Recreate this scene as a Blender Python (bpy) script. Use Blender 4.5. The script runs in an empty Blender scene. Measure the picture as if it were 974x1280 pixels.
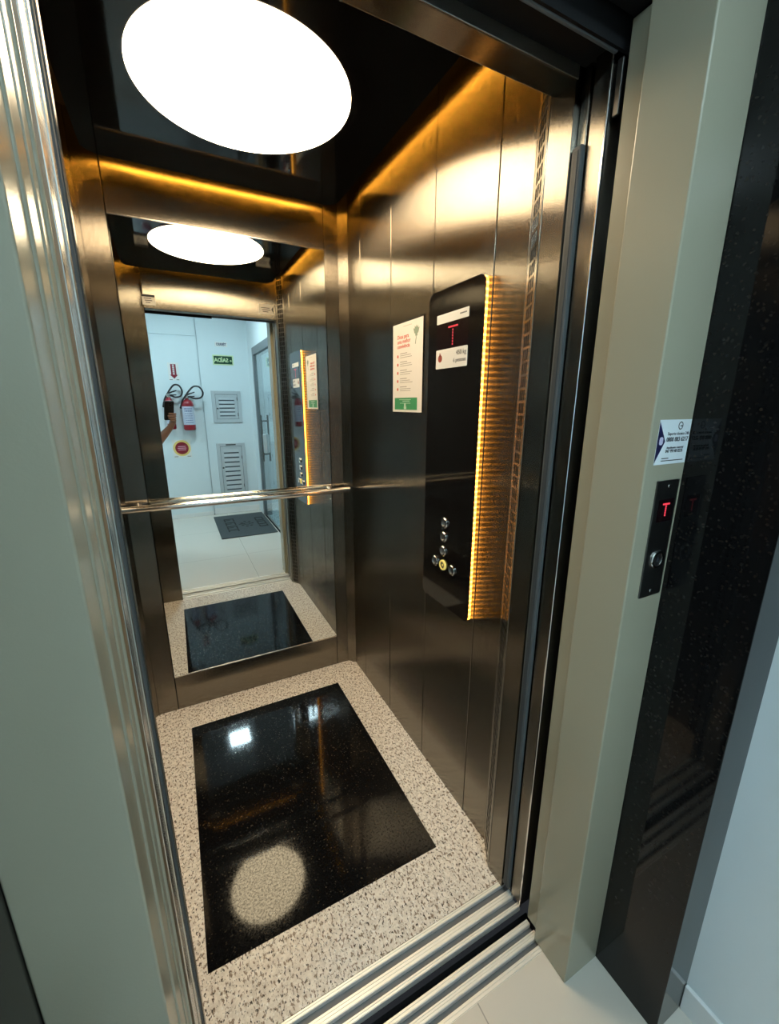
import bpy, bmesh, math, random
from mathutils import Vector, Matrix
random.seed(7)
S = bpy.context.scene
COL = S.collection
V = Vector
# ------------------------------------------------------------------ dimensions (metres)
W, D = 1.0, 1.2446            # lift car: x 0..W, y 0..D (mirror wall), z up
HC = 2.32                     # car wall height
YF = -0.252                   # face of the landing door frame
XL, XR = 0.153, 0.948         # clear opening between the frame jambs
XGL, XGR = 0.045, 1.0635       # granite jambs
YG = -0.405                   # front of the granite portal
XWR = 1.168                   # lobby side wall
YS = -2.50                    # lobby rear wall
XWL = -1.55
HL = 2.55                     # lobby ceiling

# ------------------------------------------------------------------ mesh helpers
class MB:
    def __init__(s): s.bm = bmesh.new(); s.curved = False
    def _bev(s, verts, b, seg=2):
        if b <= 0: return
        es = {e for v in verts for e in v.link_edges}
        bmesh.ops.bevel(s.bm, geom=list(es), offset=b, segments=seg, affect='EDGES', profile=0.5)
    def box(s, a, b, bev=0.0, seg=2):
        a, b = [min(p, q) for p, q in zip(a, b)], [max(p, q) for p, q in zip(a, b)]
        c = [(p + q) / 2 for p, q in zip(a, b)]; d = [max(q - p, 1e-5) for p, q in zip(a, b)]
        r = bmesh.ops.create_cube(s.bm, size=1, matrix=Matrix.Translation(c) @ Matrix.Diagonal((*d, 1)))
        s._bev(r['verts'], min(bev, min(d) * .45), seg)
        return s
    def cyl(s, p0, p1, r0, r1=None, seg=32, bev=0.0):
        s.curved = True
        p0, p1 = V(p0), V(p1); d = p1 - p0
        m = Matrix.Translation((p0 + p1) / 2) @ d.to_track_quat('Z', 'Y').to_matrix().to_4x4()
        r = bmesh.ops.create_cone(s.bm, cap_ends=True, segments=seg, radius1=r0, radius2=r0 if r1 is None else r1, depth=d.length, matrix=m)
        if bev > 0:
            es = [e for e in {e for v in r['verts'] for e in v.link_edges} if any(len(f.verts) > 4 for f in e.link_faces)]
            bmesh.ops.bevel(s.bm, geom=es, offset=bev, segments=3, affect='EDGES', profile=0.5)
        return s
    def tube(s, pts, r, seg=12, cap=True):
        s.curved = True
        pts = [V(p) for p in pts]; rings = []; n = len(pts); up = V((0.13, 0.21, 0.97)).normalized(); pn = None
        for i, p in enumerate(pts):
            t = (pts[min(i + 1, n - 1)] - pts[max(i - 1, 0)]).normalized()
            if pn is None:
                nn = t.cross(up); nn = nn if nn.length > .05 else t.cross(V((1, 0, 0)))
            else: nn = pn - t * pn.dot(t)
            nn.normalize(); bn = t.cross(nn); pn = nn
            rr = r[i] if isinstance(r, (list, tuple)) else r
            rings.append([s.bm.verts.new(p + (nn * math.cos(a) + bn * math.sin(a)) * rr) for a in [2 * math.pi * k / seg for k in range(seg)]])
        for a, b in zip(rings, rings[1:]):
            for k in range(seg): s.bm.faces.new((a[k], a[(k + 1) % seg], b[(k + 1) % seg], b[k]))
        if cap:
            s.bm.faces.new(rings[0][::-1]); s.bm.faces.new(rings[-1])
        return s
    def prism(s, pts, z0, z1, bev=0.0):
        """outline (x, y) extruded z0..z1"""
        a = [s.bm.verts.new((x, y, z0)) for x, y in pts]; b = [s.bm.verts.new((x, y, z1)) for x, y in pts]; n = len(pts)
        fs = [s.bm.faces.new(a[::-1]), s.bm.faces.new(b)]
        for i in range(n): fs.append(s.bm.faces.new((a[i], a[(i + 1) % n], b[(i + 1) % n], b[i])))
        bmesh.ops.recalc_face_normals(s.bm, faces=fs)
        if bev > 0:
            es = list(fs[0].edges) + list(fs[1].edges)
            bmesh.ops.bevel(s.bm, geom=es, offset=bev, segments=2, affect='EDGES', profile=0.5)
        return s
    def rrect(s, x0, y0, x1, y1, r, z0, z1, bev=0.0, n=8):
        s.curved = True
        return s.prism(rr_pts(x0, y0, x1, y1, r, n), z0, z1, bev)
    def ring(s, c, axis, r0, r1, h, seg=40):
        s.curved = True
        """flat ring (annulus) of height h along axis"""
        q = V(axis).to_track_quat('Z', 'Y').to_matrix(); c = V(c); L = []
        for (r, z) in ((r0, 0), (r1, 0), (r1, h * .7), ((r1 * .75 + r0 * .25), h), (r0, h)):
            L.append([s.bm.verts.new(c + q @ V((r * math.cos(t), r * math.sin(t), z))) for t in [2 * math.pi * k / seg for k in range(seg)]])
        for a, b in zip(L, L[1:] + L[:1]):
            for k in range(seg): s.bm.faces.new((a[k], a[(k + 1) % seg], b[(k + 1) % seg], b[k]))
        return s
    def lathe(s, prof, c, axis=(0, 0, 1), seg=32):
        s.curved = True
        q = V(axis).to_track_quat('Z', 'Y').to_matrix(); c = V(c); L = []
        for r, z in prof:
            L.append([s.bm.verts.new(c + q @ V((max(r, 1e-4) * math.cos(t), max(r, 1e-4) * math.sin(t), z))) for t in [2 * math.pi * k / seg for k in range(seg)]])
        for a, b in zip(L, L[1:]):
            for k in range(seg): s.bm.faces.new((a[k], a[(k + 1) % seg], b[(k + 1) % seg], b[k]))
        s.bm.faces.new(L[0][::-1]); s.bm.faces.new(L[-1])
        return s
    def add_mesh(s, me, mat=None):
        s.curved = True
        b = bmesh.new(); b.from_mesh(me)
        if mat is not None: bmesh.ops.transform(b, matrix=mat, verts=b.verts)
        t = bpy.data.meshes.new('t'); b.to_mesh(t); b.free(); s.bm.from_mesh(t); bpy.data.meshes.remove(t)
        return s
    def text(s, txt, x, y, size, align='CENTER', z=0.0, ext=0.0002, sx=1.0, bold=0.0):
        cu = bpy.data.curves.new('txt', 'FONT'); cu.body = txt; cu.size = size; cu.align_x = align; cu.align_y = 'CENTER'; cu.extrude = ext; cu.resolution_u = 3; cu.offset = bold * size
        o = bpy.data.objects.new('txt', cu); COL.objects.link(o)
        dg = bpy.context.evaluated_depsgraph_get(); me = bpy.data.meshes.new_from_object(o.evaluated_get(dg))
        s.add_mesh(me, Matrix.Translation((x, y, z + ext)) @ Matrix.Diagonal((sx, 1, 1, 1)))
        bpy.data.objects.remove(o); bpy.data.curves.remove(cu); bpy.data.meshes.remove(me)
        return s
    def build(s, name, mat, parent=None, smooth=True, local=False):
        bmesh.ops.recalc_face_normals(s.bm, faces=s.bm.faces)
        me = bpy.data.meshes.new(name); o = bpy.data.objects.new(name, me); COL.objects.link(o)
        if parent is not None:
            if not local: bmesh.ops.transform(s.bm, matrix=WM(parent).inverted(), verts=s.bm.verts)
            o.parent = parent
        else:
            co = [v.co for v in s.bm.verts]
            c = V(((min(v.x for v in co) + max(v.x for v in co)) / 2, (min(v.y for v in co) + max(v.y for v in co)) / 2, min(v.z for v in co)))
            bmesh.ops.translate(s.bm, vec=-c, verts=s.bm.verts); o.location = c
        s.bm.to_mesh(me); s.bm.free()
        if smooth and s.curved:
            for p in me.polygons: p.use_smooth = True
            me.set_sharp_from_angle(angle=math.radians(32))
            wn = o.modifiers.new('even_shading', 'WEIGHTED_NORMAL'); wn.keep_sharp = True; wn.weight = 100
        me.materials.append(mat)
        return o
def rr_pts(x0, y0, x1, y1, r, n=8):
    P = []
    for cx, cy, a0 in ((x1 - r, y1 - r, 0), (x0 + r, y1 - r, 90), (x0 + r, y0 + r, 180), (x1 - r, y0 + r, 270)):
        for k in range(n + 1):
            a = math.radians(a0 + 90 * k / n); P.append((cx + r * math.cos(a), cy + r * math.sin(a)))
    return P
def WM(o):
    m = o.matrix_basis.copy()
    while o.parent: o = o.parent; m = o.matrix_basis @ m
    return m
def tag(o, label=None, cat=None, group=None, kind=None):
    if label: o['label'] = label
    if cat: o['category'] = cat
    if group: o['group'] = group
    if kind: o['kind'] = kind
    return o
def thing(name, label, cat, loc, X=None, Y=None, group=None):
    o = bpy.data.objects.new(name, None); COL.objects.link(o); o.empty_display_size = .05
    if X is not None:
        X, Y = V(X).normalized(), V(Y).normalized(); Z = X.cross(Y)
        m = Matrix((X, Y, Z)).transposed().to_4x4(); m.translation = V(loc); o.matrix_basis = m
    else: o.location = loc
    return tag(o, label, cat, group)
def struct(name, mb, mat, **k):
    return tag(mb.build(name, mat, **k), kind='structure')

# ------------------------------------------------------------------ materials
def nt(name):
    m = bpy.data.materials.new(name); m.use_nodes = True; t = m.node_tree
    return m, t, t.nodes['Principled BSDF']
def N(t, kind, **kw):
    n = t.nodes.new(kind)
    for k, v in kw.items():
        if k in n.inputs: n.inputs[k].default_value = v
        else: setattr(n, k, v)
    return n
def L(t, a, b): t.links.new(a, b)
def pbr(name, col, rough=.5, metal=0., spec=.5, emit=None, es=0., bump=0., bscale=200., coat=0., noise=0., nscale=6.):
    m, t, p = nt(name); p.inputs['Base Color'].default_value = (*col, 1); p.inputs['Roughness'].default_value = rough
    p.inputs['Metallic'].default_value = metal; p.inputs['Specular IOR Level'].default_value = spec; p.inputs['Coat Weight'].default_value = coat
    p.inputs['Coat Roughness'].default_value = .06
    tc = N(t, 'ShaderNodeTexCoord')
    if emit: p.inputs['Emission Color'].default_value = (*emit, 1); p.inputs['Emission Strength'].default_value = es
    if bump:
        n = N(t, 'ShaderNodeTexNoise', Scale=bscale, Detail=2.); L(t, tc.outputs['Object'], n.inputs['Vector'])
        b = N(t, 'ShaderNodeBump', Strength=bump, Distance=.001); L(t, n.outputs['Fac'], b.inputs['Height']); L(t, b.outputs[0], p.inputs['Normal'])
    if noise:
        n = N(t, 'ShaderNodeTexNoise', Scale=nscale, Detail=3.); L(t, tc.outputs['Object'], n.inputs['Vector'])
        r = N(t, 'ShaderNodeMapRange'); r.inputs['To Min'].default_value = 1 - noise; r.inputs['To Max'].default_value = 1 + noise; L(t, n.outputs['Fac'], r.inputs['Value'])
        x = N(t, 'ShaderNodeMix', data_type='RGBA', blend_type='MULTIPLY'); x.inputs[0].default_value = 1; x.inputs[6].default_value = (*col, 1); L(t, r.outputs[0], x.inputs[7]); L(t, x.outputs[2], p.inputs['Base Color'])
    return m
def brushed(name, col, rough, aniso, spread=.40):
    """vertically brushed stainless: reflections smear sideways, the tangent runs level along the sheet"""
    m, t, p = nt(name); p.inputs['Metallic'].default_value = 1; p.inputs['Roughness'].default_value = rough; p.inputs['Anisotropic'].default_value = aniso
    g = N(t, 'ShaderNodeNewGeometry'); c = N(t, 'ShaderNodeVectorMath', operation='CROSS_PRODUCT'); c.inputs[1].default_value = (.012, .006, 1)
    L(t, g.outputs['True Normal'], c.inputs[0]); nm = N(t, 'ShaderNodeVectorMath', operation='NORMALIZE'); L(t, c.outputs[0], nm.inputs[0]); L(t, nm.outputs[0], p.inputs['Tangent'])
    # microscopic brush lines: normals scatter sideways only
    sc = N(t, 'ShaderNodeVectorMath', operation='SCALE'); sc.inputs['Scale'].default_value = 9000.; L(t, g.outputs['Position'], sc.inputs[0])
    wn = N(t, 'ShaderNodeTexWhiteNoise', noise_dimensions='3D'); L(t, sc.outputs[0], wn.inputs['Vector']); sp = N(t, 'ShaderNodeSeparateColor'); L(t, wn.outputs['Color'], sp.inputs[0])
    ad = N(t, 'ShaderNodeMath', operation='ADD'); L(t, sp.outputs[0], ad.inputs[0]); L(t, sp.outputs[1], ad.inputs[1])
    su = N(t, 'ShaderNodeMath', operation='SUBTRACT'); L(t, ad.outputs[0], su.inputs[0]); su.inputs[1].default_value = 1.
    ml = N(t, 'ShaderNodeMath', operation='MULTIPLY'); L(t, su.outputs[0], ml.inputs[0]); ml.inputs[1].default_value = spread
    tv = N(t, 'ShaderNodeVectorMath', operation='SCALE'); L(t, nm.outputs[0], tv.inputs[0]); L(t, ml.outputs[0], tv.inputs['Scale'])
    nv = N(t, 'ShaderNodeVectorMath', operation='ADD'); L(t, g.outputs['Normal'], nv.inputs[0]); L(t, tv.outputs[0], nv.inputs[1])
    nn = N(t, 'ShaderNodeVectorMath', operation='NORMALIZE'); L(t, nv.outputs[0], nn.inputs[0]); L(t, nn.outputs[0], p.inputs['Normal'])
    mp = N(t, 'ShaderNodeMapping'); mp.inputs['Scale'].default_value = (420, 420, 3); L(t, g.outputs['Position'], mp.inputs['Vector'])
    n = N(t, 'ShaderNodeTexNoise', Scale=1., Detail=2.); L(t, mp.outputs[0], n.inputs['Vector'])
    r = N(t, 'ShaderNodeMapRange'); r.inputs['To Min'].default_value = .9; r.inputs['To Max'].default_value = 1.1; L(t, n.outputs['Fac'], r.inputs['Value'])
    x = N(t, 'ShaderNodeMix', data_type='RGBA', blend_type='MULTIPLY'); x.inputs[0].default_value = 1; x.inputs[6].default_value = (*col, 1); L(t, r.outputs[0], x.inputs[7]); L(t, x.outputs[2], p.inputs['Base Color'])
    return m
def granite_light():
    m, t, p = nt('pale_speckled_granite'); g = N(t, 'ShaderNodeNewGeometry')
    def noise(scale, sc=(1, 1, 1), det=4., off=0):
        mp = N(t, 'ShaderNodeMapping'); mp.inputs['Scale'].default_value = sc; mp.inputs['Location'].default_value = (off, off * 1.7, 0); L(t, g.outputs['Position'], mp.inputs['Vector'])
        n = N(t, 'ShaderNodeTexNoise', Scale=scale, Detail=det, Roughness=.6); L(t, mp.outputs[0], n.inputs['Vector']); return n.outputs['Fac']
    def ramp(fac, a, b):
        r = N(t, 'ShaderNodeMapRange'); r.inputs['From Min'].default_value = a; r.inputs['From Max'].default_value = b; r.clamp = True; L(t, fac, r.inputs['Value']); return r.outputs[0]
    def mix(fac, a, b):
        x = N(t, 'ShaderNodeMix', data_type='RGBA'); L(t, fac, x.inputs[0])
        for v, i in ((a, 6), (b, 7)):
            if isinstance(v, tuple): x.inputs[i].default_value = (*v, 1)
            else: L(t, v, x.inputs[i])
        return x.outputs[2]
    c = mix(ramp(noise(55), .38, .62), (.86, .78, .69), (.68, .60, .52))
    c = mix(ramp(noise(120, off=3.1), .55, .68), c, (.92, .88, .83))
    c = mix(ramp(noise(135, (1, .6, 1), off=7.7), .552, .60), c, (.29, .215, .16))
    c = mix(ramp(noise(175, (1, .6, 1), off=13.3), .578, .62), c, (.05, .038, .032))
    L(t, c, p.inputs['Base Color']); p.inputs['Roughness'].default_value = .22; p.inputs['Specular IOR Level'].default_value = .35
    return m
def granite_black(name, rough, spec, fleck, thr, patchy=0.):
    m, t, p = nt(name); g = N(t, 'ShaderNodeNewGeometry')
    v = N(t, 'ShaderNodeTexVoronoi', Scale=330.); L(t, g.outputs['Position'], v.inputs['Vector'])
    sp = N(t, 'ShaderNodeSeparateColor'); L(t, v.outputs['Color'], sp.inputs[0])
    r = N(t, 'ShaderNodeMapRange'); r.inputs['From Min'].default_value = thr; r.inputs['From Max'].default_value = 1.; r.clamp = True; L(t, sp.outputs[0], r.inputs['Value'])
    x = N(t, 'ShaderNodeMix', data_type='RGBA'); L(t, r.outputs[0], x.inputs[0]); x.inputs[6].default_value = (.006, .006, .0065, 1); x.inputs[7].default_value = (*fleck, 1)
    L(t, x.outputs[2], p.inputs['Base Color'])
    n = N(t, 'ShaderNodeTexNoise', Scale=170., Detail=4.); n.inputs['Roughness'].default_value = .7; L(t, g.outputs['Position'], n.inputs['Vector'])
    r3 = N(t, 'ShaderNodeMapRange'); r3.inputs['From Min'].default_value = .38; r3.inputs['From Max'].default_value = .62; r3.inputs['To Min'].default_value = spec * (1 - patchy); r3.inputs['To Max'].default_value = spec * (1 + patchy); r3.clamp = True
    L(t, n.outputs['Fac'], r3.inputs['Value']); L(t, r3.outputs[0], p.inputs['Specular IOR Level'])
    r2 = N(t, 'ShaderNodeMapRange'); r2.inputs['To Min'].default_value = rough * .5; r2.inputs['To Max'].default_value = rough * 1.6; L(t, sp.outputs[1], r2.inputs['Value']); L(t, r2.outputs[0], p.inputs['Roughness'])
    return m
def led(name, col, strength, axis, pitch, lo=.12):
    """LED tape behind a clear cover: a bright dot every `pitch` metres"""
    m, t, p = nt(name); p.inputs['Base Color'].default_value = (.8, .7, .4, 1); p.inputs['Emission Color'].default_value = (*col, 1)
    g = N(t, 'ShaderNodeNewGeometry'); s = N(t, 'ShaderNodeSeparateXYZ'); L(t, g.outputs['Position'], s.inputs[0])
    a = N(t, 'ShaderNodeMath', operation='MULTIPLY'); L(t, s.outputs[axis], a.inputs[0]); a.inputs[1].default_value = 2 * math.pi / pitch
    c = N(t, 'ShaderNodeMath', operation='COSINE'); L(t, a.outputs[0], c.inputs[0])
    r = N(t, 'ShaderNodeMapRange'); r.inputs['From Min'].default_value = 0.; r.inputs['From Max'].default_value = .9; r.inputs['To Min'].default_value = lo * strength; r.inputs['To Max'].default_value = strength * (1.9 - lo); r.clamp = True
    L(t, c.outputs[0], r.inputs['Value']); L(t, r.outputs[0], p.inputs['Emission Strength'])
    return m
def tiles(name, col, size, x0, y0, joint=.0015):
    m, t, p = nt(name); g = N(t, 'ShaderNodeNewGeometry'); s = N(t, 'ShaderNodeSeparateXYZ'); L(t, g.outputs['Position'], s.inputs[0]); outs = []
    for ax, o in ((0, x0), (1, y0)):
        a = N(t, 'ShaderNodeMath', operation='SUBTRACT'); L(t, s.outputs[ax], a.inputs[0]); a.inputs[1].default_value = o - joint
        b = N(t, 'ShaderNodeMath', operation='FLOORED_MODULO'); L(t, a.outputs[0], b.inputs[0]); b.inputs[1].default_value = size
        c = N(t, 'ShaderNodeMath', operation='LESS_THAN'); L(t, b.outputs[0], c.inputs[0]); c.inputs[1].default_value = 2 * joint; outs.append(c.outputs[0])
    mx = N(t, 'ShaderNodeMath', operation='MAXIMUM'); L(t, outs[0], mx.inputs[0]); L(t, outs[1], mx.inputs[1])
    x = N(t, 'ShaderNodeMix', data_type='RGBA'); L(t, mx.outputs[0], x.inputs[0]); x.inputs[6].default_value = (*col, 1); x.inputs[7].default_value = (*[c * .55 for c in col], 1)
    L(t, x.outputs[2], p.inputs['Base Color']); p.inputs['Roughness'].default_value = .22
    return m

M = {}
M['steel'] = brushed('brushed_stainless', (.235, .213, .178), .25, 1.)
M['steel_trim'] = pbr('satin_stainless_trim', (.62, .59, .55), .26, 1.)
M['steel_polish'] = pbr('polished_stainless', (.78, .76, .73), .13, 1.)
M['steel_lip'] = pbr('satin_stainless_lip', (.42, .38, .33), .42, 1.)
M['alu'] = pbr('ribbed_aluminium', (.92, .895, .84), .42, .55)
M['alu_dark'] = pbr('dark_groove_aluminium', (.17, .175, .185), .6, .5)  # darker grey than the ribs, for the groove floors
M['curtain'] = pbr('blue_grey_anodised_profile', (.085, .095, .10), .55, .0, .3)
M['curtain_win'] = pbr('smoked_sensor_window', (.05, .057, .062), .5, 0., .3)
M['black'] = pbr('black_void_paint', (.008, .008, .009), .7, 0, .2)
M['gloss_black'] = pbr('gloss_black_acrylic', (.006, .005, .005), .06, 0, .28)
M['panel_black'] = pbr('smoked_black_glass', (.007, .006, .006), .05, 0, .55)
M['rubber'] = pbr('dark_rubber', (.02, .02, .022), .6)
M['mirror'] = pbr('silver_mirror', (.86, .90, .89), .0, 1.)
M['paint'] = pbr('champagne_frame_paint', (.37, .348, .262), .24, .0, .5, bump=.10, bscale=330.)
M['granite'] = granite_light()
M['inlay'] = granite_black('polished_black_granite', .055, .24, (.085, .068, .045), .965, .45)
M['granite_black'] = granite_black('black_granite_cladding', .05, .26, (.022, .017, .013), .93)
M['lobby_wall'] = pbr('lobby_white_paint', (.71, .79, .815), .55, noise=.02)
M['lobby_side'] = pbr('lobby_side_paint', (.72, .77, .79), .5, noise=.02)
M['lobby_ceiling'] = pbr('lobby_ceiling_paint', (.85, .85, .84), .7)
M['skirting'] = pbr('white_skirting', (.80, .80, .79), .3)
M['floor_tile'] = tiles('porcelain_tile', (.68, .625, .55), .9, .735, -.80)
M['disc'] = pbr('opal_diffuser', (.9, .9, .88), .4, emit=(1., .775, .49), es=20.5)
M['led_side'] = led('amber_tape_along_depth', (1., .42, .04), 32., 1, .0165)
M['led_back'] = led('amber_tape_along_width', (1., .42, .04), 32., 0, .0165)
M['led_panel'] = led('amber_tape_upright', (1., .37, .035), 9., 2, .0155, .30)
M['lamp'] = pbr('cool_lamp_diffuser', (.9, .9, .9), .4, emit=(.68, .91, 1.), es=114.)
M['white_plastic'] = pbr('white_plastic', (.8, .8, .8), .4)
M['paper'] = pbr('white_paper', (.82, .79, .74), .5)
M['label_white'] = pbr('white_label', (.80, .79, .76), .35)
M['ink'] = pbr('dark_ink', (.03, .035, .045), .5)
M['ink_grey'] = pbr('grey_ink', (.35, .32, .29), .5)
M['ink_red'] = pbr('red_ink', (.62, .10, .07), .5)
M['ink_brick'] = pbr('brick_red_ink', (.33, .06, .04), .5)
M['ink_green'] = pbr('leaf_green_ink', (.05, .30, .12), .5)
M['ink_sage'] = pbr('sage_green_ink', (.25, .32, .24), .5)
M['ink_pale'] = pbr('pale_green_ink', (.55, .75, .58), .5)
M['navy'] = pbr('navy_ink', (.012, .012, .07), .4)
M['lilac'] = pbr('pale_lilac_ink', (.62, .58, .75), .4)
M['sticker'] = pbr('glossy_white_sticker', (.80, .86, .90), .25)
M['sign_green'] = pbr('exit_sign_green', (.010, .07, .03), .4)
M['sign_lime'] = pbr('photoluminescent_lime', (.66, .80, .45), .4)
M['sign_red'] = pbr('sign_red', (.24, .012, .024), .4)
M['sign_yellow'] = pbr('sign_yellow', (.85, .62, .20), .4)
M['ext_red'] = pbr('extinguisher_red', (.27, .008, .016), .3, coat=.2)
M['ext_label'] = pbr('extinguisher_label', (.55, .58, .68), .4)
M['ext_ink'] = pbr('extinguisher_label_print', (.16, .18, .30), .4)
M['brass'] = pbr('valve_metal', (.35, .32, .28), .35, 1.)
M['louvre'] = pbr('grey_enamel', (.52, .56, .58), .4)
M['louvre_dark'] = pbr('shadow_gap_grey', (.10, .12, .14), .6)
M['mat'] = pbr('charcoal_mat_fibre', (.062, .072, .075), .9, bump=.5, bscale=500.)
M['mat_print'] = pbr('black_mat_print', (.012, .013, .014), .9)
M['plate'] = pbr('dark_brushed_plate', (.16, .155, .15), .34, 1.)
M['disp'] = pbr('display_window', (.010, .004, .005), .12)
M['red_led'] = pbr('red_led_dots', (.3, .02, .03), .4, emit=(1., .06, .10), es=.85)
M['red_led_dim'] = pbr('dim_red_led_dots', (.3, .02, .03), .4, emit=(1., .03, .06), es=.8)
M['amber_ring'] = pbr('lit_button_ring', (.5, .4, .1), .4, emit=(1., .75, .2), es=.5)
M['button_face'] = pbr('button_face_grey', (.18, .18, .18), .35, 1.)
M['clear'] = None
m, t, p = nt('clear_acrylic'); p.inputs['Base Color'].default_value = (.95, .97, .96, 1); p.inputs['Roughness'].default_value = .05; p.inputs['Transmission Weight'].default_value = 1.; p.inputs['IOR'].default_value = 1.3; M['clear'] = m
m, t, p = nt('door_glass'); p.inputs['Base Color'].default_value = (.82, .95, .96, 1); p.inputs['Roughness'].default_value = .02; p.inputs['Transmission Weight'].default_value = .92; p.inputs['IOR'].default_value = 1.45; M['glass'] = m
M['alu_frame'] = pbr('grey_door_frame', (.17, .185, .195), .4, .3)
M['skin'] = pbr('skin', (.30, .15, .095), .5, noise=.08, nscale=30)
M['shirt'] = pbr('navy_cotton', (.03, .035, .05), .85)
M['trouser'] = pbr('grey_trouser_cloth', (.06, .06, .065), .85)
M['hair'] = pbr('dark_hair', (.012, .009, .008), .5)
M['shoe'] = pbr('black_shoe', (.015, .015, .015), .4)
M['phone'] = pbr('phone_black', (.008, .008, .009), .35)
M['lens'] = pbr('lens_glass', (.01, .01, .015), .03)

# ================================================================== LIFT CAR SHELL
# floor: pale granite border round a black inlay
I1, I2, J1, J2 = .163, .848, .168, 1.0895
g = MB()
for a, b in (((0, 0, -.03), (I1, D, 0)), ((I2, 0, -.03), (W, D, 0)), ((I1, 0, -.03), (I2, J1, 0)), ((I1, J2, -.03), (I2, D, 0))): g.box(a, b)
struct('floor', g, M['granite'], smooth=False)
struct('floor_inlay', MB().box((I1 + .0006, J1 + .0006, -.03), (I2 - .0006, J2 - .0006, -.0002)), M['inlay'], smooth=False)
# side walls of vertical sheets with fine joints
C0 = .034
SE = [.118, .234, .514, .799, 1.078, D - C0]
def side(x, s, name):
    w = MB(); G = .0016
    for a, b in zip(SE, SE[1:]): w.box((x, a + (G if a != SE[0] else 0), 0), (x + s * .012, b - (G if b != SE[-1] else 0), HC), .0012, 1)
    o = struct(name, w, M['steel'])
    k = MB().box((x + s * .010, SE[0], 0), (x + s * .03, SE[-1], HC)); k.build('backing', M['black'], o)
    return o
side(W, 1, 'wall_right'); side(0., -1, 'wall_left')
# back wall: header, uprights either side of the mirror, panel under it, corner strips
M1, M2, MB0, MT0 = .1145, .904, .173, 2.031
w = MB(); G = .0014
w.box((M1 + G, D, MT0), (M2 - G, D + .012, HC), .0012, 1)
w.box((C0, D, 0), (M1 - G, D + .012, HC), .0012, 1); w.box((M2 + G, D, 0), (W - C0, D + .012, HC), .0012, 1)
w.box((M1 + G, D, 0), (M2 - G, D + .012, MB0), .0012, 1)
bw = struct('wall_back', w, M['steel'])
MB().box((0, D + .011, 0), (W, D + .03, HC)).build('backing', M['black'], bw)
for nm, pts in (('trim_1', [(W, D - C0), (W - C0, D), (W - C0 + .01, D + .012), (W + .012, D - C0 + .01)]), ('trim_2', [(0, D - C0), (C0, D), (C0 - .01, D + .012), (-.012, D - C0 + .01)])):
    struct(nm, MB().prism(pts, 0, HC), M['steel'])
# front returns: plain sheet left, narrow right
w = MB().box((.0, -.004, 0), (.162, .0, HC), .001, 1).box((.140, -.0155, 0), (.162, -.004, HC), .001, 1)
struct('wall_front', w, M['steel'])
w = MB().prism([(.956, .042), (.956, -.0145), (1.03, -.0145), (1.03, .042)], 0, HC, 0)
struct('trim_3', w, M['steel'])
# header over the car door
w = MB().box((.1635, -.018, 1.952), (.9555, .036, HC), .0025, 2)
struct('trim_4', w, M['steel'])
struct('trim_16', MB().box((.1635, -.0205, 1.9515), (.9555, -.0185, 1.979), .0008, 2), M['steel_lip'])
struct('ceiling', MB().box((-.03, -.03, HC), (W + .03, D + .03, HC + .03)), M['black'], smooth=False)

# ventilated corner strips (front corners)
def vent(name, A, B, label):
    A, B = V((*A, 0)), V((*B, 0)); n = (B - A).normalized(); Lh = (B - A).length
    t = thing(name, label, 'vent strip', (A + B) / 2, X=n, Y=(0, 0, 1), group='ventilation strips of the lift car')
    H = HC - .001
    # sheet with three columns of slots
    m = MB(); cols = [.30, .50, .70]; sw = .0122 * Lh / .085; pit = .0295; n_ = int((H - .02) / pit); sl = .0235
    xs = [-Lh / 2]
    for c in cols: xs += [(c - .5) * Lh - sw / 2, (c - .5) * Lh + sw / 2]
    xs.append(Lh / 2)
    for i in range(0, len(xs) - 1):
        if i % 2 == 0: m.box((xs[i], 0, -.0015), (xs[i + 1], H, 0))
        else:
            m.box((xs[i], 0, -.0015), (xs[i + 1], .012, 0))
            for k in range(n_):
                z1 = .012 + k * pit + sl; z2 = min(.012 + (k + 1) * pit, H); m.box((xs[i], z1, -.0015), (xs[i + 1], z2, 0))
    m.build('slotted_sheet', M['steel'], t, local=True, smooth=False)
    MB().box((-Lh / 2 + .002, 0, -.009), (Lh / 2 - .002, H, -.006)).build('dark_backing', M['black'], t, local=True)
    return t
vent('ventilation_strip', (1.0, .118), (.955, .044), 'slotted stainless ventilation strip on the right front corner of the lift car')
vent('ventilation_strip', (.04, .0015), (.0, .118), 'slotted stainless ventilation strip on the left front corner of the lift car')

# ================================================================== MIRROR, HANDRAIL
t = thing('wall_mirror', 'tall frameless mirror on the back wall of the lift car', 'mirror', (.509, D, MB0), X=(-1, 0, 0), Y=(0, 0, 1))
MB().box((M1 + .001, D - .001, MB0 + .001), (M2 - .001, D + .006, MT0 - .001), .0012, 2).build('mirror_glass', M['mirror'], t)
MB().box((M1 + .001, D - .0035, MB0 - .004), (M2 - .001, D + .004, MB0 + .0015), .001, 1).build('bottom_channel', M['steel_trim'], t)
MB().box((M1 + .001, D - .0035, MT0 - .0015), (M2 - .001, D + .004, MT0 + .004), .001, 1).build('top_channel', M['steel_trim'], t)
ZR, YR = .985, D - .055
t = thing('handrail', 'stainless steel handrail across the mirror', 'handrail', (.497, YR, ZR - .015))
MB().tube([(.014, YR, ZR), (.0155, YR, ZR), (.02, YR, ZR), (.974, YR, ZR), (.979, YR, ZR), (.981, YR, ZR)], [.006, .0105, .0135, .0135, .0105, .006], 28).build('rail', M['steel_polish'], t)
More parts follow.
